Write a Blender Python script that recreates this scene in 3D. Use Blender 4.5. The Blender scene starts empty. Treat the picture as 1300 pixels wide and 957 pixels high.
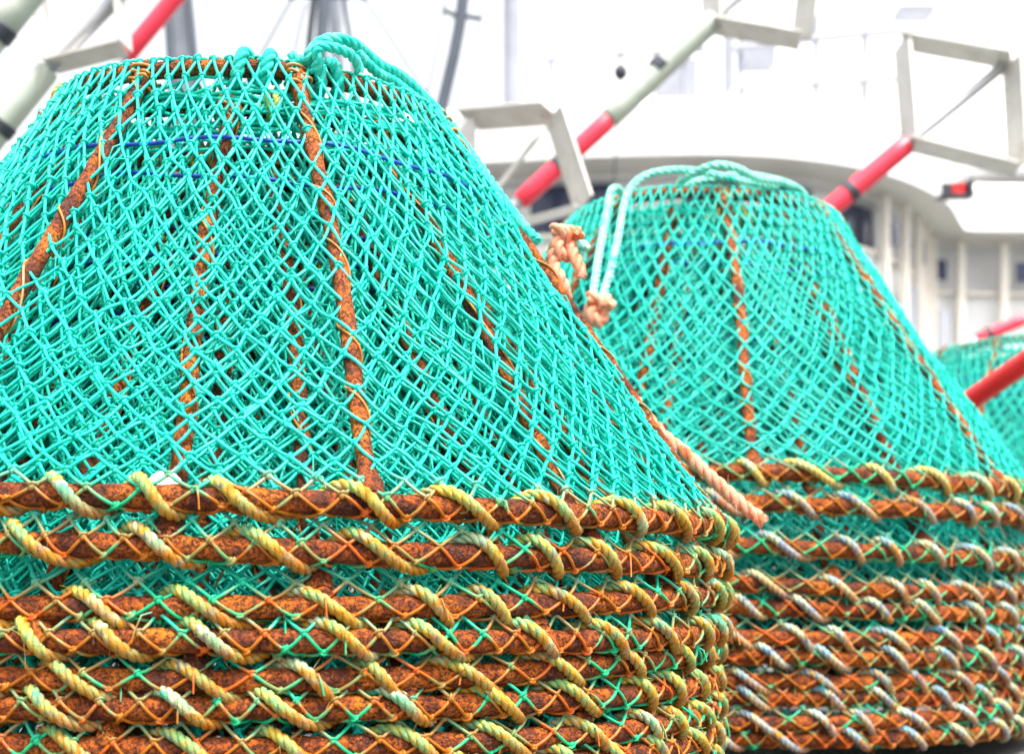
import bpy, math, random
import numpy as np
from mathutils import Vector
rnd = random.Random(7)
C = bpy.context.scene.collection
PI = math.pi
F = 1930.0            # focal length in photo pixels
HOR = 742.0           # horizon row of the photo
CAMZ = 0.30           # camera height above the quay
def at(px, py, d):
    return Vector(((px-650)/F*d, d, CAMZ + (HOR-py)/F*d))

# ------------------------------------------------------------------ materials
def newmat(name):
    m = bpy.data.materials.new(name); m.use_nodes = True
    nt = m.node_tree; b = nt.nodes['Principled BSDF']
    return m, nt, b
def N(nt, t, **kw):
    n = nt.nodes.new(t)
    for k, v in kw.items():
        if hasattr(n, k): setattr(n, k, v)
        else: n.inputs[k].default_value = v
    return n
def ramp(nt, fac, stops):
    r = nt.nodes.new('ShaderNodeValToRGB'); e = r.color_ramp.elements
    while len(e) < len(stops): e.new(0.5)
    for k, (p, c) in enumerate(stops):
        e[k].position = p; e[k].color = (*c, 1) if len(c) == 3 else c
    nt.links.new(fac, r.inputs[0]); return r
def mix(nt, fac, a, b, mode='MIX'):
    m = nt.nodes.new('ShaderNodeMix'); m.data_type = 'RGBA'; m.blend_type = mode
    for s, v in ((m.inputs[0], fac), (m.inputs[6], a), (m.inputs[7], b)):
        if isinstance(v, (int, float)): s.default_value = v
        elif isinstance(v, tuple): s.default_value = (*v, 1)
        else: nt.links.new(v, s)
    return m.outputs[2]
def noise(nt, co, scale, detail=4, rough=.6):
    n = N(nt, 'ShaderNodeTexNoise'); n.inputs['Scale'].default_value = scale
    n.inputs['Detail'].default_value = detail; n.inputs['Roughness'].default_value = rough
    nt.links.new(co, n.inputs['Vector']); return n
def coords(nt):
    """object coordinates pushed by a per-object random offset, so copies differ"""
    tc = N(nt, 'ShaderNodeTexCoord'); oi = N(nt, 'ShaderNodeObjectInfo')
    a = nt.nodes.new('ShaderNodeVectorMath'); a.operation = 'ADD'
    mu = nt.nodes.new('ShaderNodeMath'); mu.operation = 'MULTIPLY'; mu.inputs[1].default_value = 37.0
    nt.links.new(oi.outputs['Random'], mu.inputs[0])
    nt.links.new(tc.outputs['Object'], a.inputs[0]); nt.links.new(mu.outputs[0], a.inputs[1])
    return tc.outputs['Object'], a.outputs[0]
def math_(nt, op, a, b=None, clamp=False):
    m = nt.nodes.new('ShaderNodeMath'); m.operation = op; m.use_clamp = clamp
    for s, v in zip(m.inputs, (a, b)):
        if v is None: continue
        if isinstance(v, (int, float)): s.default_value = v
        else: nt.links.new(v, s)
    return m.outputs[0]
def maprange(nt, v, a, b, c=0.0, d=1.0):
    m = nt.nodes.new('ShaderNodeMapRange'); nt.links.new(v, m.inputs[0])
    for i, x in enumerate((a, b, c, d)): m.inputs[i+1].default_value = x
    return m.outputs[0]
def bump(nt, b, h, strength, dist):
    bp = N(nt, 'ShaderNodeBump'); bp.inputs['Strength'].default_value = strength
    bp.inputs['Distance'].default_value = dist
    nt.links.new(h, bp.inputs['Height']); nt.links.new(bp.outputs[0], b.inputs['Normal'])

def rust_mat(name):
    m, nt, b = newmat(name); _, co = coords(nt)
    big = noise(nt, co, 17, 5, .7); fine = noise(nt, co, 260, 5, .8); mid = noise(nt, co, 70, 4, .65)
    base = ramp(nt, big.outputs[0], [(.30, (.055, .016, .010)), (.42, (.17, .034, .008)), (.52, (.42, .085, .005)), (.66, (.64, .180, .006))])
    dark = ramp(nt, fine.outputs[0], [(.46, (1, 1, 1)), (.53, (0, 0, 0))])
    c = mix(nt, math_(nt, 'MULTIPLY', dark.outputs[0], .88), base.outputs[0], (.030, .012, .010))
    sp = ramp(nt, mid.outputs[0], [(.60, (0, 0, 0)), (.68, (1, 1, 1))])
    c = mix(nt, math_(nt, 'MULTIPLY', sp.outputs[0], .55), c, (.62, .14, .008))
    nt.links.new(c, b.inputs['Base Color'])
    b.inputs['Roughness'].default_value = .68; b.inputs['Specular IOR Level'].default_value = .28
    s = math_(nt, 'ADD', fine.outputs[0], math_(nt, 'MULTIPLY', ramp(nt, mid.outputs[0], [(.50, (0, 0, 0)), (.56, (1, 1, 1))]).outputs[0], 1.1))
    bump(nt, b, s, 1.0, .0028)
    return m
RUST = rust_mat('rusty_steel')

def net_mat(name, base, pale, ztop=.54):
    m, nt, b = newmat(name); ob, co = coords(nt)
    n1 = noise(nt, co, 14, 3); n2 = noise(nt, co, 420, 2); n3 = noise(nt, co, 14, 2, .5)
    c = mix(nt, ramp(nt, n1.outputs[0], [(.35, (0, 0, 0)), (.7, (1, 1, 1))]).outputs[0], base, pale)
    c = mix(nt, math_(nt, 'MULTIPLY', ramp(nt, n2.outputs[0], [(.55, (0, 0, 0)), (.7, (1, 1, 1))]).outputs[0], .2), c, (.02, .66, .54))
    dn = noise(nt, co, 9, 5, .75)
    c = mix(nt, math_(nt, 'MULTIPLY', maprange(nt, dn.outputs[0], .56, .70), .3), c, (.04, .60, .48))
    dn2 = noise(nt, co, 33, 5, .8)
    c = mix(nt, math_(nt, 'MULTIPLY', maprange(nt, dn2.outputs[0], .58, .68), .4), c, (.02, .20, .15))
    # rust water has soaked into the twine where it lies on the steel rings
    sx = N(nt, 'ShaderNodeSeparateXYZ'); nt.links.new(ob, sx.inputs[0])
    low = maprange(nt, sx.outputs[2], .034, .004)
    f = math_(nt, 'MULTIPLY', low, maprange(nt, n3.outputs[0], .42, .52), True)
    c = mix(nt, math_(nt, 'MULTIPLY', low, .7), c, (.010, .36, .08))
    c = mix(nt, f, c, (.36, .11, .004))
    n4 = noise(nt, co, 20, 2, .5)
    f2 = math_(nt, 'MULTIPLY', low, maprange(nt, n4.outputs[0], .54, .60), True)
    c = mix(nt, f2, c, (.48, .09, .006))
    nt.links.new(c, b.inputs['Base Color'])
    b.inputs['Roughness'].default_value = .38; b.inputs['Specular IOR Level'].default_value = .32
    bump(nt, b, n2.outputs[0], .45, .0006)
    return m
NET = net_mat('teal_netting_twine', (.001, .43, .33), (.005, .60, .47))
NET_R = net_mat('teal_netting_twine_weathered', (.001, .40, .32), (.005, .57, .46))

def rope_mat(name, cols, stain, stain_amt, fleck=None, cs=7):
    m, nt, b = newmat(name); ob, co = coords(nt)
    a = noise(nt, co, cs, 3, .7); f = noise(nt, co, 700, 2, .5); s = noise(nt, co, 16, 4, .7)
    st = [( .34 + .3*k/(len(cols)-1), c) for k, c in enumerate(cols)]
    c = ramp(nt, a.outputs[0], st).outputs[0]
    if fleck:
        fl = noise(nt, co, 55, 2, .5)
        c = mix(nt, math_(nt, 'MULTIPLY', ramp(nt, fl.outputs[0], [(.58, (0, 0, 0)), (.66, (1, 1, 1))]).outputs[0], .6), c, fleck)
    if stain:
        sf = maprange(nt, s.outputs[0], .60, .68)
        sx = N(nt, 'ShaderNodeSeparateXYZ'); nt.links.new(ob, sx.inputs[0])
        under = maprange(nt, sx.outputs[2], .016, -.012, 0, stain_amt)   # rust runs collect on the lower half of the ring
        sf = math_(nt, 'MAXIMUM', sf, math_(nt, 'MULTIPLY', under, maprange(nt, s.outputs[0], .28, .52)))
        c = mix(nt, math_(nt, 'MULTIPLY', sf, .85), c, stain)
    c = mix(nt, math_(nt, 'MULTIPLY', maprange(nt, f.outputs[0], .5, .3), .45), c, (.30, .20, .06) if stain else (.2, .35, .3), 'MULTIPLY')
    nt.links.new(c, b.inputs['Base Color'])
    b.inputs['Roughness'].default_value = .6; b.inputs['Specular IOR Level'].default_value = .25
    bump(nt, b, f.outputs[0], .8, .0012)
    return m
ROPE_OCHRE = rope_mat('ochre_rope', [(.08, .44, .26), (.42, .56, .34), (.50, .25, .006), (.16, .44, .18), (.56, .46, .07), (.46, .17, .004)], (.38, .115, .003), .95, (.05, .20, .22), 13)
ROPE_BLUE = rope_mat('blue_white_rope', [(.10, .30, .45), (.36, .52, .50), (.48, .46, .20), (.14, .34, .46), (.46, .24, .03)], (.42, .13, .006), .8, (.03, .10, .30), 13)
ROPE_OLIVE = rope_mat('pale_olive_rope', [(.40, .55, .34), (.55, .56, .26), (.50, .36, .08), (.45, .55, .34)], (.45, .18, .015), .3, (.15, .42, .30))
ROPE_TEAL = rope_mat('teal_rope', [(.004, .42, .34), (.02, .54, .44), (.12, .64, .54)], None, 0, None, 30)
ROPE_PALE = rope_mat('pale_mint_rope', [(.12, .60, .48), (.32, .70, .58), (.03, .48, .37)], None, 0, None, 30)
ROPE_SALMON = rope_mat('salmon_rope', [(.75, .22, .12), (.80, .34, .22), (.66, .14, .05)], None, 0, None, 30)

def plain(name, col, rough=.5, metal=0, var=.12, scale=6, spec=.5, dirt=None, dirt_scale=3):
    m, nt, b = newmat(name); ob, co = coords(nt)
    n = noise(nt, co, scale, 5, .65)
    lo = tuple(x*(1-var) for x in col); hi = tuple(min(1, x*(1+var)) for x in col)
    c = ramp(nt, n.outputs[0], [(.3, lo), (.7, hi)]).outputs[0]
    if dirt:
        d = noise(nt, co, dirt_scale, 6, .7)
        c = mix(nt, math_(nt, 'MULTIPLY', maprange(nt, d.outputs[0], .52, .68), .7), c, dirt)
    nt.links.new(c, b.inputs['Base Color'])
    b.inputs['Roughness'].default_value = rough; b.inputs['Metallic'].default_value = metal
    b.inputs['Specular IOR Level'].default_value = spec
    bump(nt, b, n.outputs[0], .2, .002)
    return m
BLUE = plain('blue_twine', (.01, .05, .45), .5)
STAINED = plain('rust_stained_twine', (.40, .14, .008), .5, var=.3, scale=60, dirt=(.02, .42, .28), dirt_scale=14)
WHITE_PLASTIC = plain('white_plastic', (.80, .76, .76), .35)
SHIP_WHITE = plain('white_ship_paint', (.80, .80, .80), .4, var=.03, scale=1, dirt=(.70, .66, .60), dirt_scale=.8)
SHIP_GREY = plain('pale_grey_ship_paint', (.40, .41, .45), .5, var=.05, scale=1)
SHIP_BEIGE = plain('beige_ship_paint', (.78, .72, .64), .5, var=.05, scale=1)
RAIL_GREY = plain('weathered_grey_rail_paint', (.26, .27, .31), .5)
DARK_PAINT = plain('dark_grey_mast_paint', (.07, .085, .11), .45)
MID_PAINT = plain('mid_grey_mast_paint', (.30, .32, .37), .45)
ALU = plain('brushed_aluminium', (.60, .58, .54), .42, .3, var=.12, scale=12, dirt=(.42, .38, .30), dirt_scale=9)
RED = plain('red_sleeve', (.80, .035, .07), .35, var=.15, scale=9)
RED2 = plain('bright_red_sleeve', (.85, .006, .010), .35, var=.1, scale=9)
SLEEVE = plain('pale_green_sleeve', (.40, .44, .38), .4, var=.08, scale=9, dirt=(.5, .5, .42), dirt_scale=8)
BLACK = plain('black_tape', (.03, .035, .05), .5)
LAMP_RED = plain('red_lamp_glass', (.7, .02, .02), .15)
STEEL = plain('galvanised_steel', (.42, .42, .44), .45, .6)
def glass_mat():
    m, nt, b = newmat('window_glass'); b.inputs['Base Color'].default_value = (.03, .04, .10, 1)
    b.inputs['Roughness'].default_value = .08; b.inputs['Specular IOR Level'].default_value = .6
    return m
GLASS = glass_mat()

# ------------------------------------------------------------------ mesh helpers (numpy)
class MB:
    def __init__(s): s.v = []; s.f = []; s.n = 0; s.mi = []
    def add(s, V, Fc, mi=0):
        V = np.asarray(V, float).reshape(-1, 3); Fc = np.asarray(Fc, int)
        s.v.append(V); s.f.append(Fc + s.n); s.n += len(V); s.mi.append(np.full(len(Fc), mi))
    def build(s, name, mats, parent=None, smooth=True, loc=None):
        me = bpy.data.meshes.new(name); V = np.concatenate(s.v)
        nf = sum(len(f) for f in s.f)
        me.vertices.add(len(V)); me.vertices.foreach_set('co', V.ravel())
        loops = np.concatenate([f.ravel() for f in s.f]); sizes = np.concatenate([np.full(len(f), f.shape[1]) for f in s.f])
        me.loops.add(len(loops)); me.loops.foreach_set('vertex_index', loops)
        me.polygons.add(nf); me.polygons.foreach_set('loop_start', np.concatenate([[0], np.cumsum(sizes)[:-1]]))
        me.polygons.foreach_set('loop_total', sizes)
        me.polygons.foreach_set('use_smooth', np.full(nf, smooth))
        me.update(calc_edges=True); me.validate()
        if not isinstance(mats, (list, tuple)): mats = [mats]
        for m in mats: me.materials.append(m)
        if len(mats) > 1: me.polygons.foreach_set('material_index', np.concatenate(s.mi))
        o = bpy.data.objects.new(name, me); C.objects.link(o)
        if parent: o.parent = parent
        if loc is not None: o.location = loc
        return o
def grid_faces(K, S, closed_long=False, cap=False):
    i = np.arange(K if closed_long else K-1)[:, None]; j = np.arange(S)[None, :]
    a = i*S + j; b = i*S + (j+1) % S; c = ((i+1) % K)*S + (j+1) % S; d = ((i+1) % K)*S + j
    return np.stack([a, b, c, d], -1).reshape(-1, 4)
def tubes(mb, P, nref, r, S=5, mi=0):
    """P (M,K,3) many polylines, nref (M,K,3) reference normals"""
    M, K, _ = P.shape
    T = np.gradient(P, axis=1); T /= np.linalg.norm(T, axis=2, keepdims=True)+1e-12
    B = np.cross(T, nref); B /= np.linalg.norm(B, axis=2, keepdims=True)+1e-12
    Nn = np.cross(B, T)
    a = np.arange(S)*2*PI/S
    V = P[:, :, None, :] + r*(np.cos(a)[None, None, :, None]*Nn[:, :, None, :] + np.sin(a)[None, None, :, None]*B[:, :, None, :])
    Fc = grid_faces(K, S)
    Fc = (Fc[None] + (np.arange(M)*K*S)[:, None, None]).reshape(-1, 4)
    mb.add(V, Fc, mi)
def frames(P, closed=False):
    """parallel transport frames along one polyline"""
    P = np.asarray(P, float); K = len(P)
    if closed: T = np.roll(P, -1, 0) - np.roll(P, 1, 0)
    else: T = np.gradient(P, axis=0)
    T /= np.linalg.norm(T, axis=1, keepdims=True)+1e-12
    n = np.cross(T[0], (0, 0, 1.0));
    if np.linalg.norm(n) < .1: n = np.cross(T[0], (1.0, 0, 0))
    n /= np.linalg.norm(n); Ns = [n]
    for k in range(1, K):
        n = n - T[k]*np.dot(n, T[k]); n /= np.linalg.norm(n); Ns.append(n)
    Ns = np.array(Ns); return T, Ns, np.cross(T, Ns)
def tube(mb, P, r, S=10, mi=0, caps=True, jitter=0, jr=None):
    P = np.asarray(P, float); K = len(P); T, Nn, B = frames(P)
    a = np.arange(S)*2*PI/S
    R = np.full((K, S), 1.0)*np.asarray(r, float).reshape(-1, 1) if np.ndim(r) else np.full((K, S), r)
    if jitter: R = R*(1 + jitter*(jr or np.random.RandomState(1)).randn(K, S))
    V = P[:, None]+R[:, :, None]*(np.cos(a)[None, :, None]*Nn[:, None]+np.sin(a)[None, :, None]*B[:, None])
    mb.add(V, grid_faces(K, S), mi)
    if caps:
        mb.add(V[0], [list(range(S))[::-1]], mi); mb.add(V[-1], [list(range(S))], mi)
def resample(P, step):
    P = np.asarray([tuple(p) for p in P], float)
    # catmull-rom
    Q = [P[0]*2-P[1], *P, P[-1]*2-P[-2]]; out = []
    for i in range(1, len(Q)-2):
        for t in np.linspace(0, 1, 24, endpoint=False):
            p0, p1, p2, p3 = Q[i-1], Q[i], Q[i+1], Q[i+2]
            out.append(.5*((2*p1)+(-p0+p2)*t+(2*p0-5*p1+4*p2-p3)*t*t+(-p0+3*p1-3*p2+p3)*t**3))
    out.append(P[-1]); out = np.array(out)
    d = np.concatenate([[0], np.cumsum(np.linalg.norm(np.diff(out, axis=0), axis=1))])
    n = max(4, int(d[-1]/step)); s = np.linspace(0, d[-1], n)
    return np.stack([np.interp(s, d, out[:, k]) for k in range(3)], 1)
def rope(mb, P, r, pitch=None, S=7, mi=0, strands=3, caps=True, seed=0):
    """laid rope: three strands twisted round the path; P must be finely sampled"""
    P = np.asarray(P, float); T, Nn, B = frames(P); pitch = pitch or r*5.2
    s = np.concatenate([[0], np.cumsum(np.linalg.norm(np.diff(P, axis=0), axis=1))])
    rs = np.random.RandomState(seed)
    for k in range(strands):
        a = 2*PI*s/pitch + k*2*PI/strands
        off = r*.50
        Q = P + off*(np.cos(a)[:, None]*Nn + np.sin(a)[:, None]*B)
        tube(mb, Q, r*.56*(1+.04*np.sin(s*90+k*2)), S, mi, caps)
def hairs(mb, P, r, n, rs, ln=.011):
    """loose broken fibres standing off a rope"""
    P = np.asarray(P); T, Nn, B = frames(P); k = rs.randint(2, len(P)-2, n); a = rs.rand(n)*2*PI
    o = np.cos(a)[:, None]*Nn[k]+np.sin(a)[:, None]*B[k]
    p0 = P[k]+o*r*.85; L_ = (ln*(.3+rs.rand(n)))[:, None]; d1 = o*.6+T[k]*rs.randn(n, 1)*.7+rs.randn(n, 3)*.25
    p1 = p0+d1*L_*.5; p2 = p1+(d1+rs.randn(n, 3)*.5)*L_*.5
    Q = np.stack([p0, p1, p2], 1); tubes(mb, Q, np.tile(rs.randn(n, 1, 3), (1, 3, 1)), .00032, 3)
def thing(name, label, cat, loc=(0, 0, 0), group=None, rotz=0):
    o = bpy.data.objects.new(name, None); C.objects.link(o); o.location = loc
    o.rotation_euler = (0, 0, rotz); o.empty_display_size = .1
    o['label'] = label; o['category'] = cat
    if group: o['group'] = group
    return o
def tag(o, label, cat, group=None):
    o['label'] = label; o['category'] = cat
    if group: o['group'] = group
    return o

# ------------------------------------------------------------------ the pot
R0, RT, H = .62, .25, .525
ROD, RODT = .0115, .0105
NCOL = 88
def ringz(th, ph, amp=.0035): return amp*(np.sin(2*th+ph)+.5*np.sin(3*th+2.1*ph)+.35*np.sin(5*th+ph*3))
def build_pot(seed, proud=True):
    fine = True; si = 0 if proud else -.0085   # on inner pots the struts lie well inside the net
    rs = np.random.RandomState(seed); ph = seed*1.7
    root = bpy.data.objects.new('crab_pot', None); C.objects.link(root); root.empty_display_size = .1
    # --- rings
    def ring(name, R, z, r, n, ph2):
        th = np.arange(n)*2*PI/n
        c = np.stack([R*np.sin(th), -R*np.cos(th), z+ringz(th, ph2)], 1)
        S = 14; a = np.arange(S)*2*PI/S
        rr = r*(1+.03*np.sin(th*9+ph*2)[:, None]*np.ones(S)+.045*np.sin(th*23+ph)[:, None]*np.ones(S)+.05*rs.randn(n, S)+.03*np.sin(th*61+a[None, :].T.sum()*0+1)[:, None])
        er = np.stack([np.sin(th), -np.cos(th), 0*th], 1)
        V = c[:, None]+rr[:, :, None]*(np.cos(a)[None, :, None]*er[:, None]+np.sin(a)[None, :, None]*np.array([0, 0, 1.])[None, None])
        mb = MB(); mb.add(V, grid_faces(n, S, True)); return mb.build(name, RUST, root)
    ring('base_ring', R0, 0, ROD, 420, ph)
    ring('top_ring', RT, H, RODT, 220, ph+1)
    # --- struts with weld lumps, each with its stained lacing
    nst = 8; sth = [k*2*PI/nst + rs.uniform(-.03, .03) for k in range(nst)]
    if seed == 1: sth[0] = 0; sth[1] = math.radians(53); sth[7] = math.radians(-42)
    for t in sth:
        er = np.array([math.sin(t), -math.cos(t), 0]); et = np.array([math.cos(t), math.sin(t), 0])
        n = 40; u = np.linspace(0, 1, n)
        wob = .004*np.sin(u*PI*2+rs.uniform(0, 6)); bow = .004*np.sin(u*PI)
        P = ((RT+.0015+(R0-.0015-(RT+.0015))*u)+bow+si*math.sin(math.atan2(H, R0-RT))*np.sin(PI*np.clip(u*8, 0, .5))*np.sin(PI*np.clip((1-u)*8, 0, .5)))[:, None]*er + wob[:, None]*et
        P[:, 2] += (H+.001)*(1-u)+.007*u
        mb = MB(); rad = .0092*(1+.05*np.sin(u*40+t)); rad[:2] *= 1.35; rad[-2:] *= 1.5
        tube(mb, P, rad, 12, 0, True, .035, rs)
        lump = []
        for q, s in ((P[0], .0135), (P[-1], .0135)):
            a = np.linspace(0, PI, 8); b_ = np.arange(10)*2*PI/10
            sp = np.stack([np.sin(a)[:, None]*np.cos(b_), np.sin(a)[:, None]*np.sin(b_), np.cos(a)[:, None]*np.ones(10)], -1)
            V = q + sp*s*(1+.12*rs.randn(8, 10)[:, :, None])
            mb.add(V, grid_faces(8, 10))
        st = mb.build('strut', RUST, root)
        # lacing: twine wound round net and strut
        m = 260; uu = np.linspace(.02, .97, m); w = uu*2*PI*(6 if proud else 3) + t*3 + .8*np.sin(uu*17+t)
        Q = np.stack([np.interp(uu, u, P[:, k]) for k in range(3)], 1)
        tn = (P[-1]-P[0])/np.linalg.norm(P[-1]-P[0]); nn = np.cross(et, tn); nn = nn if nn[2] > 0 else -nn
        Q = Q + (.0102*np.cos(w))[:, None]*nn + (.0102*np.sin(w))[:, None]*et
        mb = MB(); tube(mb, Q, .0015, 5)
        m2 = 90; u2 = np.linspace(.005, .05, m2); w2_ = u2/.045*2*PI*5
        Q2 = np.stack([np.interp(u2, u, P[:, k]) for k in range(3)], 1) + ((.0135+.002*np.sin(w2_*.37+t))*np.cos(w2_+.8*np.sin(w2_*.43)))[:, None]*nn + (.0135*np.sin(w2_))[:, None]*et + (.0035*np.sin(w2_*.61+t))[:, None]*tn
        tube(mb, Q2, .0021, 5); mb.build('lacing', STAINED, st)
    # --- netting
    sl = math.hypot(H, R0-RT); beta = math.atan2(H, R0-RT)          # slope
    nr, nz = math.sin(beta), math.cos(beta); off = .0130
    top_arc = off*(PI/2-math.atan2(nz, nr)+PI*.35); phi0 = math.atan2(nz, nr)
    phiK = math.radians(38)
    def hw(s): # half column width along slope
        R = RT+(R0-RT)*np.clip(s/sl, 0, 1); return PI*R/NCOL
    # rows
    L = .0305; srow = [0.0]
    while srow[-1] < sl-.008:
        srow.append(srow[-1]+math.sqrt(max(L*L-float(hw(srow[-1]))**2, .00012)))
    srow = np.array(srow); srow *= sl/srow[-1]
    pre = np.array([-.020, ]);
    wrapstep = off*math.radians(80)
    srow = np.concatenate([pre, srow, sl+wrapstep*np.array([1, 2, 3])])
    J = len(srow)
    def surf(th, s):
        th = np.asarray(th, float); s = np.asarray(s, float)
        u = np.clip(s/sl, 0, 1)
        # on the slope
        Rr = RT+(R0-RT)*u+off*nr; Z = H*(1-u)+off*nz
        a0 = phi0 + np.clip(-s, 0, None)/off                        # wraps up over top ring
        a1 = phi0 - np.clip(s-sl, 0, None)/off                      # wraps under base ring
        Rr = np.where(s < 0, RT+off*np.cos(a0), np.where(s > sl, R0+off*np.cos(a1), Rr))
        Z = np.where(s < 0, H+off*np.sin(a0), np.where(s > sl, off*np.sin(a1), Z))
        bell = np.sin(PI*u)**.8
        k = np.abs(np.sin(nst*th/2))**.8
        sag = (-.011 if proud else -.004)*bell*k + .003*bell*np.sin(3*th+ph)*np.sin(5*u*PI+ph) + .002*bell*np.sin(11*th+ph*2+9*u)
        Rr = Rr+sag*nr; Z = Z+sag*nz + ringz(th, ph)*u+ringz(th, ph+1)*(1-u)
        return np.stack([Rr*np.sin(th), -Rr*np.cos(th), Z], -1)
    def warp(th, s):
        u = np.clip(s/sl, 0, 1.05)
        return th + u*(.065*np.sin(2*th+ph)+.03*np.sin(3*th+1+ph)) + .014*np.sin(PI*u)*np.sin(7*th+6*u+ph) + .008*np.sin(PI*u)*np.sin(13*th-14*u+2*ph)
    jj, ii = np.meshgrid(np.arange(J), np.arange(NCOL), indexing='ij')
    TH = (ii+.5*(jj % 2))*2*PI/NCOL; SS = np.repeat(srow[:, None], NCOL, 1)
    damp = np.sin(PI*np.clip(SS/sl, 0, 1))**.3
    THn = TH + damp*rs.randn(J, NCOL)*.0042; SSn = SS + damp*rs.randn(J, NCOL)*.0021
    SSn[-3:] += rs.randn(3, NCOL)*.0022; SSn[:1] += rs.randn(1, NCOL)*.002
    NR = damp*rs.randn(J, NCOL)*.0012
    def pos(th, s, dn):
        p = surf(warp(th, s), s); w = warp(th, s)
        return p + dn[..., None]*np.stack([np.sin(w)*nr, -np.cos(w)*nr, nz+0*w], -1)
    def nrm(th, s):
        u = s/sl; a = np.where(s > sl, phi0-np.clip(s-sl, 0, None)/off, np.where(s < 0, phi0+np.clip(-s, 0, None)/off, phi0))
        w = warp(th, s)
        return np.stack([np.cos(a)*np.sin(w), -np.cos(a)*np.cos(w), np.sin(a)], -1)
    K = 5 if fine else 3; t = np.linspace(0, 1, K)
    mb = MB(); rt = .0018
    for sgn in (0, 1):
        for j in range(J-1):
            if j % 2 == 0: i2 = (np.arange(NCOL)+(0 if sgn else -1)) % NCOL
            else: i2 = (np.arange(NCOL)+(1 if sgn else 0)) % NCOL
            t0 = THn[j]; t1 = THn[j+1][i2]; t1 = t1 + 2*PI*np.round((t0-t1)/(2*PI))
            s0 = SSn[j]; s1 = SSn[j+1][i2]; n0 = NR[j]; n1 = NR[j+1][i2]
            tt = t0[:, None]*(1-t)+t1[:, None]*t; ss = s0[:, None]*(1-t)+s1[:, None]*t
            bend = rs.randn(NCOL, 1)*.0016*4*(t*(1-t))*float(damp[j].mean()+.15)
            side = (.0011 if sgn else -.0011)
            sg = 4*t*(1-t)
            ss = ss + bend + .0009*sg
            dn = n0[:, None]*(1-t)+n1[:, None]*t + sg*rs.randn(NCOL, 1)*.001 + side*.6
            P = pos(tt, ss, dn); tubes(mb, P, nrm(tt, ss), rt, 6 if fine else 5)
    # knots: body lump plus a collar of twine
    a = np.linspace(0, PI, 5); b_ = np.arange(7)*2*PI/7
    sp = np.stack([np.sin(a)[:, None]*np.cos(b_)*.0037, np.cos(a)[:, None]*np.ones(7)*.0050, np.sin(a)[:, None]*np.sin(b_)*.0036], -1).reshape(-1, 3)
    ca = np.arange(9)*2*PI/9; cc = np.arange(5)*2*PI/5
    col = np.stack([(.0036+.0017*np.cos(cc))[None, :]*np.cos(ca)[:, None], .0017*np.sin(cc)[None, :]*np.ones((9, 1))+.0016*np.cos(ca)[:, None]+.001, (.0034+.0017*np.cos(cc))[None, :]*np.sin(ca)[:, None]], -1).reshape(-1, 3)
    tv = np.concatenate([sp, col]); tf = np.concatenate([grid_faces(5, 7), grid_faces(9, 5, True)+len(sp)])
    p = pos(THn, SSn, NR).reshape(-1, 3); nn = nrm(THn, SSn).reshape(-1, 3)
    w = warp(THn, SSn).reshape(-1) + rs.randn(len(p))*.15
    et = np.stack([np.cos(w), np.sin(w), 0*w], -1); et -= nn*(et*nn).sum(1)[:, None]; et /= np.linalg.norm(et, axis=1)[:, None]
    ev = np.cross(nn, et); rot = rs.randn(len(p))*.35
    e1 = et*np.cos(rot)[:, None]+ev*np.sin(rot)[:, None]; e2 = -et*np.sin(rot)[:, None]+ev*np.cos(rot)[:, None]
    sc = (.95+.14*rs.randn(len(p)))[:, None, None]
    V = p[:, None]+sc*(tv[None, :, 0:1]*e1[:, None]+tv[None, :, 1:2]*e2[:, None]+tv[None, :, 2:3]*nn[:, None])
    Fk = (tf[None]+(np.arange(len(p))*len(tv))[:, None, None]).reshape(-1, 4)
    mb.add(V, Fk)
    q = rs.randint(0, len(p), 110); ends = []
    for i_ in q:
        a0 = p[i_]+nn[i_]*.002; d1 = nn[i_]*.5+e1[i_]*rs.randn()*.8-e2[i_]*rs.rand(); l_ = .006+.012*rs.rand()
        ends.append([a0, a0+d1*l_, a0+d1*l_*1.4+np.array([0, 0, -l_*.9]), a0+d1*l_*1.6+np.array([0, 0, -l_*1.6])])
    ends = np.array(ends); tubes(mb, ends, np.tile(np.array([.3, .5, .8]), (len(ends), 4, 1)), .0011, 4)
    mb.build('netting', NET, root)
    # throat netting hanging inside the top ring, with bunched twines round it
    mb = MB(); n = 240; th = np.linspace(0, 2*PI, n)
    for k in range(9):
        zz = H-.022-.030*rs.rand(); rr_ = RT-.004+(H-zz)*.45+.003*rs.randn(); p_ = rs.rand(4)*6
        P = np.stack([rr_*np.sin(th), -rr_*np.cos(th), zz+.006*np.sin(4*th+p_[0])+.004*np.sin(9*th+p_[1])+.003*np.sin(16*th+p_[2])], 1)
        tube(mb, P, .0023, 5, caps=False)
    nc = 64; a_ = np.arange(nc)*2*PI/nc; tt = np.linspace(0, 1, 3)
    for j in range(7):
        for sg in (-1, 1):
            t0 = a_+(j % 2)*PI/nc; th_ = t0[:, None]+sg*PI/nc*tt[None]
            q = (j+tt[None])/7 + 0*th_; rr_ = RT-.008-.10*q**1.3+.003*np.sin(5*th_); zz = H-.012-.17*q
            P = np.stack([rr_*np.sin(th_), -rr_*np.cos(th_), zz], -1)
            tubes(mb, P, np.stack([np.sin(th_), -np.cos(th_), 0*th_], -1), .0021, 4)
    mb.build('throat_netting', NET, root)
    # --- lashing rope round the base ring
    turns = 39; n = 2600; th = PI+.4*seed+np.linspace(0, 2*PI*.997, n)
    w = turns*th + 1.0*np.sin(5*th+ph)+.6*np.sin(9*th+2*ph)+.5*np.sin(14*th+3*ph)+.3*np.sin(23*th)
    ww = w - .10*np.sin(w-.1)
    rr = ROD+.0052+.0012*np.sin(w*1.0+ph)+.0008*np.sin(17*th+ph)
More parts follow.
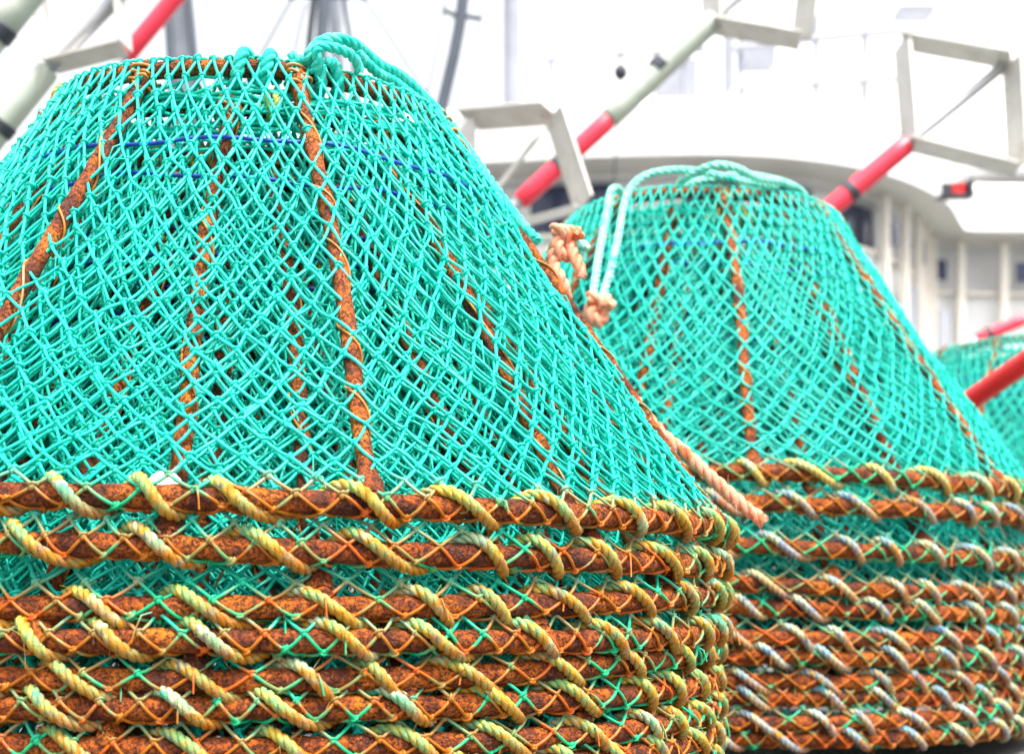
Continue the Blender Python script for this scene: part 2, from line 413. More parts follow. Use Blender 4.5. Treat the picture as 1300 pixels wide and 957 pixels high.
    er = np.stack([np.sin(th), -np.cos(th), 0*th], 1)
    P = er*(R0+rr*np.cos(ww))[:, None]; P[:, 2] = ringz(th, ph)-rr*np.sin(ww)
    mb = MB(); rope(mb, P, .0061, .028, 6, 0, 3)
    hairs(mb, P, .0061, 420, rs)
    mb.build('lashing_rope', ROPE_OCHRE, root)
    # thin lashing round the top ring, bunched in places
    n = 900; th = PI+np.linspace(0, 2*PI*.99, n); w = 26*th+1.6*np.sin(4*th+ph)+1.2*np.sin(7*th)
    rr = RODT+.0040
    er = np.stack([np.sin(th), -np.cos(th), 0*th], 1)
    P = er*(RT+rr*np.cos(w))[:, None]; P[:, 2] = H+ringz(th, ph+1)-rr*np.sin(w)
    for k in range(4):                                               # ochre whippings
        t0 = rs.uniform(0, 2*PI)+k*PI/2; th = np.linspace(t0, t0+.11, 60); w = (th-t0)/.11*2*PI*2.7+.6*np.sin((th-t0)*90)
        rr = RODT+.0062; er = np.stack([np.sin(th), -np.cos(th), 0*th], 1)
        P = er*(RT+rr*np.cos(w))[:, None]; P[:, 2] = H+ringz(th, ph+1)-rr*np.sin(w)
        mb = MB(); rope(mb, resample(P, .0025), .0044, .02, 5); mb.build('whipping', ROPE_OCHRE, root)
    # blue drawstring with the throat netting inside the top
    n = 200; th = np.linspace(0, 2*PI, n)
    rb = RT+(R0-RT)*.19-.006
    P = np.stack([rb*np.sin(th), -rb*np.cos(th), H*(1-.19)+.003*np.sin(5*th+ph)+.002*np.sin(13*th)], 1)
    mb = MB(); tube(mb, P, .0024, 6, caps=False); mb.build('drawstring', BLUE, root)
    return root

protos = [build_pot(s, s in (1, 4)) for s in (1, 2, 3, 4)]
used = [False]*4
def override(o, mat_):
    o.material_slots[0].link = 'OBJECT'; o.material_slots[0].material = mat_
def place_pot(k, loc, yaw, tilt, label, group, ropem=None, netm=None, scale=1.0):
    src = protos[k]
    if not used[k]:
        used[k] = True; r = src; first = True
    else:
        r = src.copy(); C.objects.link(r)
        for ch in [c for c in src.children]:
            c = ch.copy(); C.objects.link(c); c.parent = r
            for g in ch.children:
                d = g.copy(); C.objects.link(d); d.parent = c
    r.location = loc
    from mathutils import Matrix
    m = Matrix.Rotation(tilt[0], 3, 'X') @ Matrix.Rotation(tilt[1], 3, 'Y') @ Matrix.Rotation(yaw, 3, 'Z')
    r.rotation_euler = m.to_euler(); r.scale = (scale,)*3
    r['label'] = label; r['category'] = 'crab pot'; r['group'] = group
    for c in r.children:
        if ropem and c.name.startswith('lashing_rope'): override(c, ropem)
        if netm and c.name.startswith('netting'): override(c, netm)
    return r
D = math.radians
ordn = ['topmost', 'second', 'third', 'fourth', 'fifth', 'sixth', 'seventh', 'eighth', 'ninth', 'tenth', 'eleventh', 'twelfth']
# near stack: heights relative to the camera
LX, LY = -.347, 2.03
hl = [.078, .037, -.024, -.053, -.085, -.117, -.149, -.182, -.215, -.248]
yl = [20.5, 2, 15, 37, 5, 24, 43, 12, 30, 8]
tl = [(0, .9), (.1, 1.0), (-.5, -.5), (.1, .3), (0, .2), (0, 0), (.2, .2), (0, 0), (0, 0), (0, 0)]
kl = [0, 1, 2, 1, 2, 1, 2, 1, 2, 1]
ox = [(0, 0), (-.004, .0), (-.003, .004), (-.006, -.003), (-.012, .002), (-.014, 0), (-.010, .004), (-.012, 0), (-.012, 0), (-.012, 0)]
for i, h in enumerate(hl):
    place_pot(kl[i], (LX+ox[i][0], LY+ox[i][1], CAMZ+h), D(yl[i]), (D(tl[i][0]), D(tl[i][1])),
              f'{"topmost" if i == 0 else ordn[i]} crab pot {"" if i == 0 else "from the top "}of the near left stack, ochre rope round rusty ring',
              'crab pots nested in the near left stack')
RX, RY = .375, 3.08
hr = [.176, .136, .068, .008, -.038, -.078, -.114, -.150, -.184, -.216, -.248]
yr = [2.5, 25, -14, 12, 38, -3, 22, 9, 31, 0, 15]
tr = [(0, 1.2), (.2, 1.2), (.3, 2.4), (.2, 2.6), (0, 1.6), (0, 1.8), (.1, 1.2), (0, .8), (0, .4), (0, .2), (0, 0)]
kr = [3, 2, 1, 2, 1, 2, 1, 2, 1, 2, 1]
for i, h in enumerate(hr):
    place_pot(kr[i], (RX+.004*math.sin(i*2.1), RY+.004*math.cos(i*1.7), CAMZ+h), D(yr[i]), (D(tr[i][0]), D(tr[i][1])),
              ('topmost teal netted crab pot of the middle stack, pale olive rope round its base ring' if i == 0 else
               f'{ordn[i]} crab pot from the top of the middle stack, blue white rope round rusty ring'),
              'crab pots nested in the middle stack', ROPE_OLIVE if i == 0 else ROPE_BLUE, NET_R, 1.045)
TX, TY = 1.46, 4.3
ht = [.128 - .047*i for i in range(9)]
for i, h in enumerate(ht):
    place_pot(3 if i == 0 else 1+i % 2, (TX+.004*math.sin(i*1.3), TY, CAMZ+h), D(17*i+10), (0, 0),
              f'{"topmost" if i == 0 else ordn[i]} teal crab pot{"" if i == 0 else " from the top"} of the far stack at the right edge', 'crab pots nested in the far right stack', ROPE_BLUE, NET_R)

# ------------------------------------------------------------------ loose ropes
def cone_pt(cx, cy, basez, az, z, out):
    """point out metres outside the cone of a pot whose base ring is at basez, height z above it"""
    r = R0+(R0-RT)*(-z/H)+.0135; a = D(az)
    return Vector((cx+(r+out)*math.sin(a), cy-(r+out)*math.cos(a), basez+z))
LZ = CAMZ+hl[0]
def ringpt(az, ang, rr, cx=LX, cy=LY, bz=LZ):
    a = D(az); q = D(ang); r = RT+rr*math.cos(q)
    return Vector((cx+r*math.sin(a), cy-r*math.cos(a), bz+H+rr*math.sin(q)))
# teal rope knotted to the top ring, arching over and down the right-hand side
mb = MB()
w1 = [ringpt(17-k*1.4, 200-k*75, .020) for k in range(0, 11)]
w2 = [ringpt(24+k*1.0, 200-k*75, .020) for k in range(0, 10)]
rope(mb, resample(w1, .0025), .0075, .036, seed=1)
rope(mb, resample(w2, .0025), .0075, .036, seed=2)
CP = lambda az, z, out: cone_pt(LX, LY, LZ, az, z, out)
hd = [ringpt(20, 90, .022), at(386, 78, 1.79), at(393, 70, 1.78), at(401, 59, 1.79), at(414, 51, 1.80), at(432, 50, 1.81), at(452, 57, 1.83), at(467, 70, 1.86),
      at(488, 86, 1.88), at(515, 101, 1.92), CP(76, .522, .004), CP(86, .51, .004), CP(86, .48, .006), CP(84, .45, .004), CP(82, .42, .004), CP(82, .385, .006), CP(80, .365, .012)]
rope(mb, resample(hd, .0025), .0068, .036, seed=3)
hd2 = [at(398, 92, 1.785), at(404, 78, 1.775), at(401, 64, 1.77), at(415, 60, 1.775), at(438, 66, 1.79), at(452, 78, 1.81), at(456, 92, 1.82)]
rope(mb, resample(hd2, .0025), .0062, .032, seed=4)
hd3 = [at(452, 66, 1.83), at(478, 92, 1.86), at(505, 108, 1.90), CP(72, .515, .002), CP(78, .50, .003), CP(77, .48, .003), CP(74, .44, .002), CP(72, .40, .003), CP(74, .36, .008)]
rope(mb, resample(hd3, .0025), .0065, .030, seed=5)
o = mb.build('teal_rope', ROPE_TEAL)
tag(o, 'teal laid rope looped over the top ring of the near left stack', 'rope')

def trefoil(c, s, ax1, ax2, ax3, n=220, t0=.0, t1=1.0):
    out = []
    for k in range(n):
        t = (t0+(t1-t0)*k/(n-1))*2*PI
        x = math.sin(t)+2*math.sin(2*t); y = math.cos(t)-2*math.cos(2*t); z = -math.sin(3*t)
        out.append(c + s*(x*ax1+y*ax2+z*ax3*1.1))
    return np.array([tuple(p) for p in out])
X, Y, Z = Vector((1, 0, 0)), Vector((0, 1, 0)), Vector((0, 0, 1))
# salmon rope with its knot, running under the net down to its cut end
mb = MB()
kc = at(716, 306, 1.965)
rope(mb, trefoil(kc, .0066, X, Z, Y, t0=.12, t1=.80), .0085, .042, seed=6)
tail = [kc+Vector((.008, .0, -.004)), at(727, 322, 1.96), at(735, 338, 1.95), at(738, 352, 1.95)]
rope(mb, resample(tail, .0025), .0078, .042, seed=7)
run = [kc+Vector((-.010, 0, -.002)), CP(80, .335, .008), CP(79, .31, .003), CP(79, .27, -.012), CP(79, .20, -.014), CP(79, .12, -.010), CP(79, .09, .004), CP(79, .065, .012), CP(79, .03, .026), at(970, 662, 1.90)]
rope(mb, resample(run, .0025), .0088, .045, S=8, seed=8)
hairs(mb, resample(run, .0025)[-60:], .0088, 50, np.random.RandomState(4), .010)
o = mb.build('salmon_rope', ROPE_SALMON)
tag(o, 'salmon pink rope knotted on the near stack, its cut end poking past the rings', 'rope')
mb = MB()
rope(mb, trefoil(at(731, 318, 1.975), .0045, X, Z, Y, t0=.1, t1=.8), .0062, .03, seed=9)
tag(mb.build('rope_hitch', ROPE_PALE), 'small pale mint rope hitch beside the salmon knot', 'rope knot')
# middle stack: pale ropes hanging from the top, coil on top, orange knot
mb = MB()
zr = CAMZ+hr[0]
c1 = [at(752, 384, 2.47), at(757, 345, 2.53), at(765, 300, 2.62), at(772, 262, 2.70), at(776, 243, 2.75), at(784, 240, 2.80), at(792, 250, 2.86)]
rope(mb, resample(c1, .003), .0070, .044, seed=10)
c2 = [at(762, 384, 2.47), at(775, 345, 2.53), at(785, 300, 2.62), at(792, 262, 2.69), at(800, 240, 2.74), at(818, 224, 2.76), at(845, 217, 2.77), at(880, 217, 2.78), at(915, 224, 2.80), at(950, 232, 2.84), at(985, 238, 2.9)]
rope(mb, resample(c2, .003), .0068, .044, seed=11)
c3 = [at(862, 232, 2.80), at(885, 218, 2.76), at(910, 210, 2.74), at(935, 214, 2.75), at(958, 226, 2.79), at(990, 232, 2.84), at(1015, 242, 2.92), at(1028, 262, 2.95)]
rope(mb, resample(c3, .003), .0074, .042, seed=12)
c4 = [at(860, 236, 2.86), at(900, 228, 2.88), at(945, 222, 2.9), at(985, 229, 2.92), at(1010, 238, 2.95)]
rope(mb, resample(c4, .003), .0070, .040, seed=13)
tag(mb.build('mint_rope', ROPE_PALE), 'pale mint rope slung over the middle stack with two lengths hanging down', 'rope')
mb = MB()
rope(mb, trefoil(at(757, 392, 2.46), .0072, X, Z, Y, t0=.1, t1=.78), .0118, .055, seed=14)
tag(mb.build('salmon_knot', ROPE_SALMON), 'salmon orange knot where the mint ropes end between the two near stacks', 'rope knot')
# white plastic tag caught on the near stack's top ring, and a twine whipping
def disc(c, r, t, nrmv, mb, mi=0):
    nrmv = nrmv.normalized(); u = nrmv.cross(Z).normalized(); v = u.cross(nrmv)
    P = [c - nrmv*t/2*k for k in (1, .98, -.98, -1)]
    tube(mb, [tuple(p) for p in P], np.array([r*.9, r, r, r*.9]), 28, mi)
mb = MB(); disc(at(209, 621, 1.424), .0175, .004, Vector((.1, -1, .25)), mb)
tag(mb.build('plastic_disc', WHITE_PLASTIC), 'white plastic disc caught behind the rope on the near stack\'s top base ring', 'tag')
mb = MB()
def basewrap(az0, az1, turns, rr, cx, cy, bz):
    return [Vector((cx+(R0+rr*math.cos(w))*math.sin(a), cy-(R0+rr*math.cos(w))*math.cos(a), bz-rr*math.sin(w)))
            for k in range(60) for a, w in [(D(az0+(az1-az0)*k/59), turns*2*PI*k/59)]]
rope(mb, resample(basewrap(-18.6, -15.2, 2.6, .021, LX, LY, LZ+.004)[::2], .0025), .0075, .034, seed=15)
tube(mb, resample(basewrap(-15.4, -14.2, 6, .0225, LX, LY, LZ+.004), .002), .0016, 5)
tag(mb.build('rope_whipping', ROPE_OCHRE), 'bunched ochre rope whipping on the near stack\'s top base ring, left of the white disc', 'rope')

# ------------------------------------------------------------------ marker poles with radar reflectors
def quadbar(mb, a, b, w, t, wd, mi=0):
    """flat bar from a to b, width w along wd, thickness t"""
    a = Vector(a); b = Vector(b); d = (b-a).normalized(); wd = (wd-d*wd.dot(d)).normalized(); n = d.cross(wd)
    V = [tuple(p + wd*w/2*i + n*t/2*j) for p in (a, b) for i, j in ((-1, -1), (1, -1), (1, 1), (-1, 1))]
    mb.add(V, [(3, 2, 1, 0), (4, 5, 6, 7), (0, 1, 5, 4), (1, 2, 6, 5), (2, 3, 7, 6), (3, 0, 4, 7)], mi)
MG = 'marker poles leaning behind the stacks'
def seg(name, mat_, parent, a, b, r, S=18, r2=None):
    n = 14; P = [tuple(a.lerp(b, k/(n-1))) for k in range(n)]
    rad = np.linspace(r, r2 or r, n); rad[0] *= .88; rad[-1] *= .88
    P[1] = tuple(a.lerp(b, .012)); P[-2] = tuple(a.lerp(b, .988))
    mb = MB(); tube(mb, P, rad, S); return mb.build(name, mat_, parent)
def marker(label, segs, base=None):
    root = thing('marker_pole', label, 'marker pole', (0, 0, 0), MG)
    for (nm, mt, a, b, r) in segs: seg(nm, mt, root, a, b, r)
    return root
def frame(root, TL, TR, BR, BL, w, nv=(-.3, 1, 0), t=.006):
    nrm_ = Vector(nv).normalized()
    c = (TL+TR+BR+BL)/4
    fr = None
    for a, b in ((TL, TR), (TR, BR), (BR, BL), (BL, TL)):
        mb = MB(); d = (b-a).normalized()
        quadbar(mb, a+d*t*.6, b-d*t*.6, w, t, nrm_)
        for e in (a+d*.03, b-d*.03):
            q = [tuple(e+nrm_*w*s+(c-e).normalized()*(t*.5+k)) for s in (.25,) for k in (0, .004)]
            tube(mb, q, .008, 10)
        o = mb.build('reflector_plate', ALU, root, smooth=False)
# pole A
d = 5.0
rA = marker('marker pole with pink red sleeve and pale grey upper tube between the two near stacks', [
    ('pole', STEEL, at(150, 735, d), at(675, 241, d), .020),
    ('red_sleeve', RED, at(660, 256, d), at(773, 152, d), .031),
    ('tape_band', BLACK, at(706, 214, d), at(716, 204, d), .034),
    ('upper_tube', SLEEVE, at(774, 150, d), at(908, 24, d), .037),
    ('tape_band', BLACK, at(833, 91, d), at(843, 81, d), .039),
    ('rod', STEEL, at(905, 27, d), at(1035, -80, d), .012)])
frame(rA, at(897, -97, d+.05), at(1035, -80, d-.15), at(1017, 52, d-.05), at(905, 32, d), .13, (-.35, 1, 0))
# pole B
d = 5.2
rB = marker('marker pole with thick pink red sleeve and square metal reflector above the middle stack', [
    ('pole', STEEL, at(420, 795, d), at(1050, 268, d), .020),
    ('red_sleeve', RED, at(1036, 280, d), at(1152, 183, d), .035),
    ('tape_band', BLACK, at(1075, 247, d), at(1084, 240, d), .038),
    ('rod', STEEL, at(1150, 185, d), at(1283, 77, d), .019)])
frame(rB, at(1145, 52, d+.1), at(1285, 77, d-.05), at(1292, 216, d-.1), at(1155, 182, d), .13, (-.16, 1, 0))
# pole C
d = 4.6
rC = marker('marker pole with narrow bright red sleeve above the top left edge of the near stack', [
    ('pole', STEEL, at(-350, 742, d), at(165, 64, d), .018),
    ('red_sleeve', RED, at(160, 72, d), at(290, -85, d), .028)])
# pole D
d = 3.7
rD = marker('marker pole with pale whitish tube and blue dark tape band at the left edge', [
    ('lower_tube', SLEEVE, at(-300, 540, d), at(62, 88, d), .030),
    ('tape_band', BLACK, at(-2, 168, d), at(8, 156, d), .033),
    ('rod', STEEL, at(60, 90, d), at(158, -12, d), .018)])
frame(rD, at(36, -80, d), at(146, -95, d), at(158, 60, d), at(64, 84, d), .10, (.1, 1, 0))
# pole E
d = 3.5
rE = marker('marker pole with pale green tube crossing the top left corner', [
    ('lower_tube', SLEEVE, at(-300, 400, d), at(-4, 44, d), .032),
    ('tape_band', BLACK, at(-6, 47, d), at(6, 32, d), .036),
    ('upper_tube', SLEEVE, at(4, 34, d), at(120, -110, d), .034)])
# reflector G, its pole hidden behind the near stack
d = 4.8
rG = marker('marker pole behind the near stack with beige grey metal reflector frame showing', [
    ('pole', STEEL, at(150, 790, d), at(560, 330, d), .018),
    ('rod', ALU, at(560, 330, d), at(702, 150, d), .009)])
frame(rG, at(592, 152, d+.1), at(703, 143, d-.15), at(742, 262, d-.2), at(600, 300, d), .13, (-.42, 1, 0))
# pole F, close, in front of the far stack
pa, pb = at(1240, 503, 3.60), at(1345, 430, 3.35)
dr = (pa-pb).normalized()
low = pa + dr*.95
rF = marker('marker pole with thick bright red sleeve in front of the far right stack', [
    ('pole', STEEL, low, pa, .020), ('red_sleeve', RED2, pa - dr*-.06, pb, .025)])
d = 6.5
rH = marker('marker pole with short red sleeve peeping over the far right stack', [
    ('pole', STEEL, at(1150, 520, d), at(1240, 431, d), .02),
    ('red_sleeve', RED, at(1240, 431, d), at(1300, 405, d), .026),
    ('tape_band', BLACK, at(1252, 425, d), at(1258, 422, d), .029)])

# ------------------------------------------------------------------ ship and masts behind
ship = thing('fishing_boat', 'white fishing boat with curved wheelhouse visor and dark windows behind the stacks', 'boat')
S0 = []
plan = [(-2.2, 11.0), (-1.2, 10.45), (0.2, 10.12), (1.3, 10.0), (2.0, 10.15), (2.6, 10.55), (3.1, 11.2), (3.42, 11.9), (3.55, 12.1), (3.9, 12.15), (6.5, 12.2)]
pl = resample([Vector((x, y, 0)) for x, y in plan], .12)
def offset(P, o):
    T = np.gradient(P, axis=0); T /= np.linalg.norm(T, axis=1, keepdims=True)
    return P + o*np.stack([T[:, 1], -T[:, 0], 0*T[:, 0]], 1)     # outward = towards camera/right
def band(parent, name, mat_, o0, z0, o1, z1, th=.0):
    A = offset(pl, o0); A[:, 2] = z0; B = offset(pl, o1); B[:, 2] = z1
    n = len(A); V = np.concatenate([A, B]); i = np.arange(n-1)
    mb = MB(); mb.add(V, np.stack([i, i+1, i+1+n, i+n], 1)); return mb.build(name, mat_, parent)
vz = CAMZ+2.80
def shell(name, mat_, prof, parent):
    """sweep a closed cross-section (offset, z) along the plan curve"""
    rows = []
    for o_, z_ in prof:
        A = offset(pl, o_); A[:, 2] = z_; rows.append(A)
    V = np.stack(rows, 1); n, S = V.shape[:2]
    mb = MB(); mb.add(V, grid_faces(n, S)); mb.add(V[0], [list(range(S))[::-1]]); mb.add(V[-1], [list(range(S))])
    return mb.build(name, mat_, parent, smooth=False)
shell('visor', SHIP_WHITE, [(0, vz), (.10, vz), (.10, vz+.32), (0, vz+.40), (-3, vz+.42), (-3, vz+.36), (0, vz+.30)], ship)
shell('visor_soffit', SHIP_BEIGE, [(.09, vz+.001), (-.26, vz-.03), (-.26, vz+.02), (.09, vz+.05)], ship)
shell('upper_wall', SHIP_WHITE, [(-.24, vz-.02), (-.24, vz-.05), (-.42, vz-.07), (-.42, vz-.02)], ship)
shell('lower_wall', SHIP_WHITE, [(-.24, vz-.42), (-.20, -1.2), (-.40, -1.2), (-.42, vz-.42)], ship)
shell('sill_ledge', SHIP_BEIGE, [(-.20, vz-.42), (-.19, vz-.45), (-.30, vz-.45), (-.30, vz-.42)], ship)
# windows and mullions between the walls
A = offset(pl, -.36); L_ = np.concatenate([[0], np.cumsum(np.linalg.norm(np.diff(A, axis=0), axis=1))])
s = .1; k = 0; s_end = 0
T_ = np.gradient(A, axis=0); T_ /= np.linalg.norm(T_, axis=1, keepdims=True)
def aa(s): return Vector([float(np.interp(s, L_, A[:, q])) for q in range(3)])
while s < L_[-1]-.5:
    w = .42 if k % 3 else .62; g = .16 if k % 3 else .42
    p, q = aa(s), aa(s+w); mb = MB()
    quadbar(mb, p.lerp(q, .5)+Vector((0, 0, vz-.43)), p.lerp(q, .5)+Vector((0, 0, vz-.06)), w, .03, q-p)
    wn = mb.build('window', GLASS, ship, smooth=False)
    p2, q2 = aa(s+w), aa(s+w+g); mb = MB()
    quadbar(mb, p2.lerp(q2, .5)+Vector((0, 0, vz-.43)), p2.lerp(q2, .5)+Vector((0, 0, vz-.065)), g+.05, .08, q2-p2)
    mb.build('mullion', SHIP_WHITE, ship, smooth=False)
    s += w+g; k += 1
    if aa(s).x > 2.45: break
mb = MB(); m_ = [aa(x_) for x_ in np.arange(s, L_[-1], .12)]
V = [tuple(p+Vector((0, 0, z_))) for p in m_ for z_ in (vz-.43, vz-.05)]
mb.add(V, [(2*i, 2*i+2, 2*i+3, 2*i+1) for i in range(len(m_)-1)]); mb.build('side_wall', SHIP_WHITE, ship)
# side superstructure to the right: posts, panels, deck edge
def box(mb, c, sx, sy, sz, mi=0):
    V = [(c[0]+sx/2*i, c[1]+sy/2*j, c[2]+sz/2*l) for l in (-1, 1) for i, j in ((-1, -1), (1, -1), (1, 1), (-1, 1))]
    mb.add(V, [(3, 2, 1, 0), (4, 5, 6, 7), (0, 1, 5, 4), (1, 2, 6, 5), (2, 3, 7, 6), (3, 0, 4, 7)], mi)
mb = MB(); box(mb, at(1310, 262, 13)+Vector((1.0, 0, .2)), 3.6, 1.5, .16); mb.build('upper_deck', SHIP_WHITE, ship, smooth=False)
mb = MB(); box(mb, at(1330, 520, 14.5)+Vector((.9, 0, -.6)), 4.6, .3, 5.2); mb.build('aft_wall', SHIP_WHITE, ship, smooth=False)
for x0 in (1150, 1196, 1262):
    mb = MB(); box(mb, at(x0, 360, 13.2), .13, .13, 2.2); mb.build('post', SHIP_GREY, ship, smooth=False)
for x0, y0, w_, h_ in ((1134, 305, .10, .30), (1196, 355, .12, .30), (1242, 345, .10, .5), (1108, 268, .16, .10)):
    mb = MB(); box(mb, at(x0, y0, 12.6), w_, .06, h_); mb.build('vent', SHIP_GREY, ship, smooth=False)
B_ = offset(pl, -.14); LB = np.concatenate([[0], np.cumsum(np.linalg.norm(np.diff(B_, axis=0), axis=1))])
def bb(s): return Vector([float(np.interp(s, LB, B_[:, q])) for q in range(3)])
def wallbit(name, mat_, s0, w_, z0, z1, t_):
    p, q = bb(s0), bb(s0+w_); mb = MB()
    quadbar(mb, p.lerp(q, .5)+Vector((0, 0, z0)), p.lerp(q, .5)+Vector((0, 0, z1)), w_, t_, q-p); mb.build(name, mat_, ship, smooth=False)
s_ = 5.15; k = 0
while s_ < LB[-1]-.4:
    wallbit('wall_rib', SHIP_BEIGE, s_, .06, vz-1.5, vz-.04, .05)
    if k % 2 == 0: wallbit('side_window', GLASS, s_+.13, .11, vz-.36, vz-.20, .03)
    if k % 3 == 1: wallbit('vent', SHIP_GREY, s_+.12, .16, vz-.95, vz-.60, .04)
    s_ += .36; k += 1
wallbit('handrail', SHIP_GREY, 4.9, .05, vz-1.2, vz-.5, .05)
mb = MB(); box(mb, at(905, 150, 13.6), 1.5, .3, .05); mb.build('deck_edge', RAIL_GREY, ship, smooth=False)
for x0, y0, w_, h_ in ((700, 120, .5, .30), (858, 118, .34, .5), (960, 70, .30, .22), (1130, 120, .5, .4), (925, 70, .06, .6), (1075, 20, .4, .05), (1160, 18, .3, .06)):
    mb = MB(); box(mb, at(x0, y0, 12.9), w_, .25, h_); mb.build('roof_fitting', RAIL_GREY if w_ < .4 else SHIP_WHITE, ship, smooth=False)
# rooftop deck: block, rails
mb = MB(); box(mb, at(1000, 110, 14)+Vector((0, 0, -.2)), 5.0, .2, 2.3); mb.build('roof_house', SHIP_WHITE, ship, smooth=False)
mb = MB(); box(mb, at(1036, 163, 13.85), .2, .06, .16); mb.build('roof_locker', RAIL_GREY, ship, smooth=False)
for y0, y1, xa, xb in ((82, 62, 640, 912), (115, 100, 940, 1150), (62, 38, 930, 1160)):
    mb = MB(); tube(mb, [tuple(at(xa, y0, 12.0)), tuple(at((xa+xb)/2, (y0+y1)/2-1, 12.0)), tuple(at(xb, y1, 12.0))], .028, 8); mb.build('rail', RAIL_GREY, ship)
for xa in (700, 868, 940, 1036, 1098):
    mb = MB(); tube(mb, [tuple(at(xa, 20, 12.05)), tuple(at(xa, 190, 12.05))], .022, 8); mb.build('stanchion', RAIL_GREY, ship)
# signal mast of the boat
mb = MB(); tube(mb, [tuple(at(650, y, 11.2)) for y in (-80, 100, 280)], .065, 14)
tag(mb.build('signal_mast', RAIL_GREY), 'tall pale grey vertical mast left of the wheelhouse', 'mast')
# day shape ball
mb = MB(); a = np.linspace(0, PI, 14); b_ = np.arange(20)*2*PI/20
c = at(788, 92, 9.0); V = np.array(c)+.042*np.stack([np.sin(a)[:, None]*np.cos(b_), np.sin(a)[:, None]*np.sin(b_), np.cos(a)[:, None]*1.15*np.ones(20)], -1)
mb.add(V, grid_faces(14, 20)); tube(mb, [tuple(c+Vector((0, 0, .04))), tuple(c+Vector((0, 0, .9)))], .007, 6); tube(mb, [tuple(c-Vector((0, 0, .04))), tuple(c+Vector((-.1, 0, -1.5)))], .006, 6)
tag(mb.build('signal_ball', BLACK), 'small black signal ball hanging against the white sky', 'signal ball')
# port light in its black screen
nl = thing('navigation_light', 'black boxed side light with red lamp on the white boat at the right', 'ship light', tuple(at(1212, 241, 11)))
mb = MB(); box(mb, (0, .05, 0), .26, .03, .12); box(mb, (.10, -.02, 0), .03, .13, .12); box(mb, (0, -.02, -.055), .24, .13, .02); mb.build('screen', BLACK, nl, smooth=False)
mb = MB(); tube(mb, [(.02, -.02, -.045), (.02, -.02, -.02), (.02, -.02, .04)], .045, 16); mb.build('lamp', LAMP_RED, nl)
mb = MB(); quadbar(mb, (-.02, .06, 0), (-.02, .7, -.02), .06, .02, X); mb.build('bracket', SHIP_GREY, nl, smooth=False)
# masts at the upper left
def lattice(name, label, col, parts):
    r = thing(name, label, 'mast', (0, 0, 0))
    for nm, mt, pts, rad in parts:
        mb = MB(); tube(mb, resample([Vector(p) for p in pts], .15), rad, 10); mb.build(nm, mt, r)
    return r
d = 8.5
lattice('rigging_mast', 'dark tripod mast with stays fanning out above the near stack', None, [
    ('leg', DARK_PAINT, [at(412, -60, d), at(410, 20, d), at(404, 110, d), at(380, 330, d)], .036),
    ('leg', DARK_PAINT, [at(398, -60, d+.1), at(400, 0, d+.1), at(392, 60, d+.1), at(385, 330, d+.1)], .020),
    ('leg', MID_PAINT, [at(425, -60, d+.3), at(427, 30, d+.3), at(431, 110, d+.3), at(450, 400, d+.3)], .040),
    ('leg', DARK_PAINT, [at(432, -60, d+.2), at(438, 10, d+.2), at(446, 60, d+.2), at(470, 330, d+.2)], .014),
    ('stay', DARK_PAINT, [at(372, -3, d), at(352, 32, d), at(328, 76, d), at(200, 310, d)], .008),
    ('stay', DARK_PAINT, [at(388, 4, d), at(382, 32, d), at(374, 66, d), at(330, 300, d)], .007),
    ('stay', DARK_PAINT, [at(460, -3, d), at(492, 42, d), at(526, 96, d), at(660, 300, d)], .007),
    ('crossbar', DARK_PAINT, [at(366, -4, d), at(412, -6, d), at(466, -4, d)], .018)])
lattice('ladder_mast', 'dark slanting mast with a crossarm right of the tripod mast', None, [
    ('pole', DARK_PAINT, [at(592, -40, d), at(584, 30, d), at(572, 90, d), at(560, 140, d), at(520, 330, d)], .035),
    ('crossarm', DARK_PAINT, [at(563, 12, d), at(575, 19, d), at(588, 22, d), at(600, 21, d), at(612, 24, d)], .016),
    ('stay', DARK_PAINT, [at(566, -40, d), at(563, 16, d), at(556, 60, d), at(545, 110, d), at(515, 300, d)], .006),
    ('stay', STEEL, [at(616, -40, d), at(612, 24, d), at(604, 70, d), at(592, 120, d), at(560, 320, d)], .006)])
lattice('funnel_pipe', 'thick dark grey pipe rising behind the red marker sleeve at top left', None, [
    ('pipe', MID_PAINT, [at(222, -60, 7.5), at(226, 0, 7.5), at(232, 70, 7.5), at(250, 320, 7.5)], .062),
    ('edge_bar', DARK_PAINT, [at(208, -60, 7.4), at(211, 0, 7.4), at(216, 70, 7.4), at(230, 320, 7.4)], .020),
    ('edge_bar', DARK_PAINT, [at(234, -60, 7.4), at(239, 0, 7.4), at(246, 70, 7.4), at(265, 320, 7.4)], .022)])

# ------------------------------------------------------------------ quay, water, sky
def sheet(name, z, x0, x1, y0, y1, mat_):
    mb = MB(); mb.add([(x0, y0, z), (x1, y0, z), (x1, y1, z), (x0, y1, z)], [(0, 1, 2, 3)])
    o = mb.build(name, mat_, smooth=False); o['kind'] = 'structure'; return o
CONC = plain('quay_concrete', (.11, .105, .10), .7, var=.3, scale=8, dirt=(.06, .055, .05), dirt_scale=2)
m, nt, b = newmat('harbour_water'); b.inputs['Base Color'].default_value = (.02, .05, .06, 1); b.inputs['Roughness'].default_value = .08
tc = N(nt, 'ShaderNodeTexCoord'); n = noise(nt, tc.outputs['Object'], 1.5, 4); bump(nt, b, n.outputs[0], .4, .1)
WATER = m
mb = MB(); box(mb, (0, 0, -.75), 60, 16.4, 1.5); o = mb.build('quay', CONC, smooth=False); o['kind'] = 'structure'
sheet('water', -1.2, -2500, 2500, 8.2, 4000, WATER)

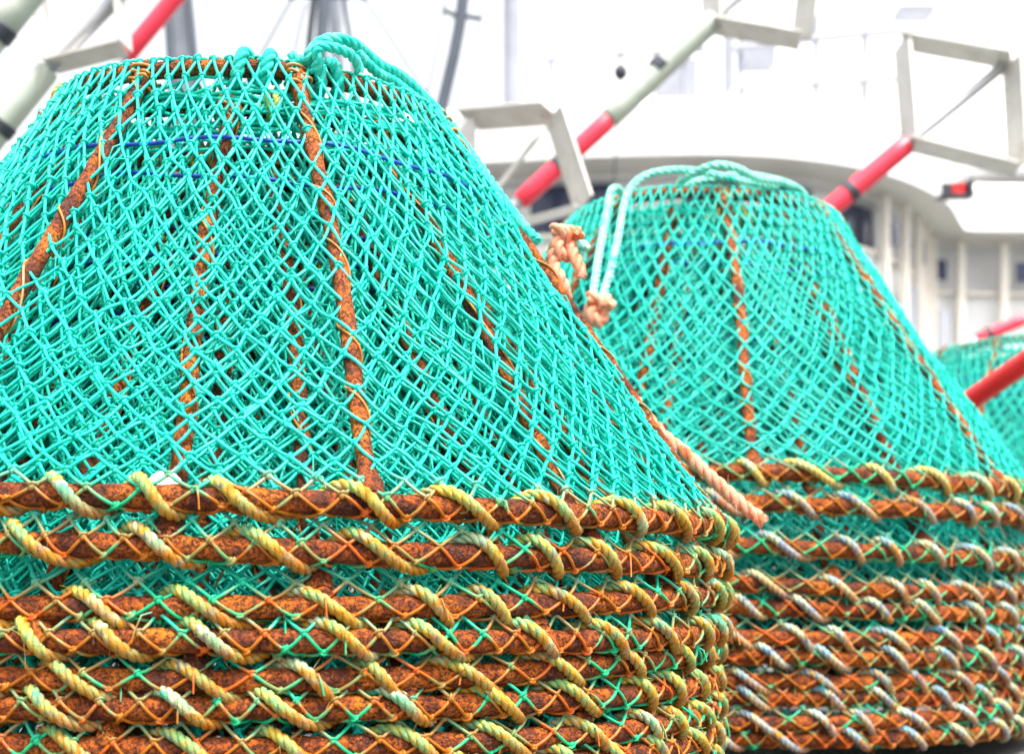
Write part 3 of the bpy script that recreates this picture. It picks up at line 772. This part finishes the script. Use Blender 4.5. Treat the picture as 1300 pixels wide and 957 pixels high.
# ------------------------------------------------------------------ light
sc = bpy.context.scene
w = bpy.data.worlds.new('World'); sc.world = w; w.use_nodes = True
nt = w.node_tree; bg = nt.nodes['Background']
sky = nt.nodes.new('ShaderNodeTexSky'); sky.sky_type = 'NISHITA'; sky.sun_disc = False
SE, SA = 66.0, 140.0      # elevation; compass direction the light comes from (0 = +Y, clockwise)
sky.sun_elevation = D(SE); sky.sun_rotation = D(SA)
sky.air_density = 1.0; sky.dust_density = 6.0; sky.ozone_density = 1.0; sky.altitude = 0
# overcast is brighter overhead than at the horizon
wtc = nt.nodes.new('ShaderNodeTexCoord'); wsx = nt.nodes.new('ShaderNodeSeparateXYZ'); nt.links.new(wtc.outputs['Generated'], wsx.inputs[0])
grad = maprange(nt, wsx.outputs[2], 0, 1, .72, 2.0)
# thin bright cloud veil: the clear-sky blue is mostly washed to white
bw = nt.nodes.new('ShaderNodeRGBToBW'); nt.links.new(sky.outputs[0], bw.inputs[0])
veil = math_(nt, 'MULTIPLY', math_(nt, 'ADD', math_(nt, 'MULTIPLY', bw.outputs[0], .5), 2.4), grad)
cc_ = nt.nodes.new('ShaderNodeCombineColor')
for q in range(3): nt.links.new(veil, cc_.inputs[q])
nt.links.new(mix(nt, .85, sky.outputs[0], cc_.outputs[0]), bg.inputs[0]); bg.inputs[1].default_value = .15
sl_ = bpy.data.lights.new('sun', 'SUN'); sl_.energy = 2.3; sl_.angle = D(10); sl_.color = (1, .96, .9)
so = bpy.data.objects.new('sun', sl_); C.objects.link(so)
dirv = Vector((math.sin(D(SA))*math.cos(D(SE)), math.cos(D(SA))*math.cos(D(SE)), math.sin(D(SE))))
so.rotation_euler = dirv.to_track_quat('Z', 'Y').to_euler()

cam = bpy.data.cameras.new('camera'); co = bpy.data.objects.new('camera', cam); C.objects.link(co)
co.location = (0, 0, CAMZ); co.rotation_euler = (PI/2, 0, 0)
cam.sensor_width = 36; cam.lens = F/1300*36; cam.shift_y = (HOR-478.5)/1300
cam.clip_start = .05; cam.clip_end = 6000
cam.dof.use_dof = True; cam.dof.focus_distance = 1.62; cam.dof.aperture_fstop = 5.2
sc.camera = co
sc.view_settings.view_transform = 'Standard'; sc.view_settings.look = 'None'
sc.view_settings.exposure = 1.34; sc.view_settings.gamma = 1
sc.cycles.max_bounces = 6; sc.cycles.diffuse_bounces = 4; sc.cycles.glossy_bounces = 2
sc.cycles.use_denoising = True
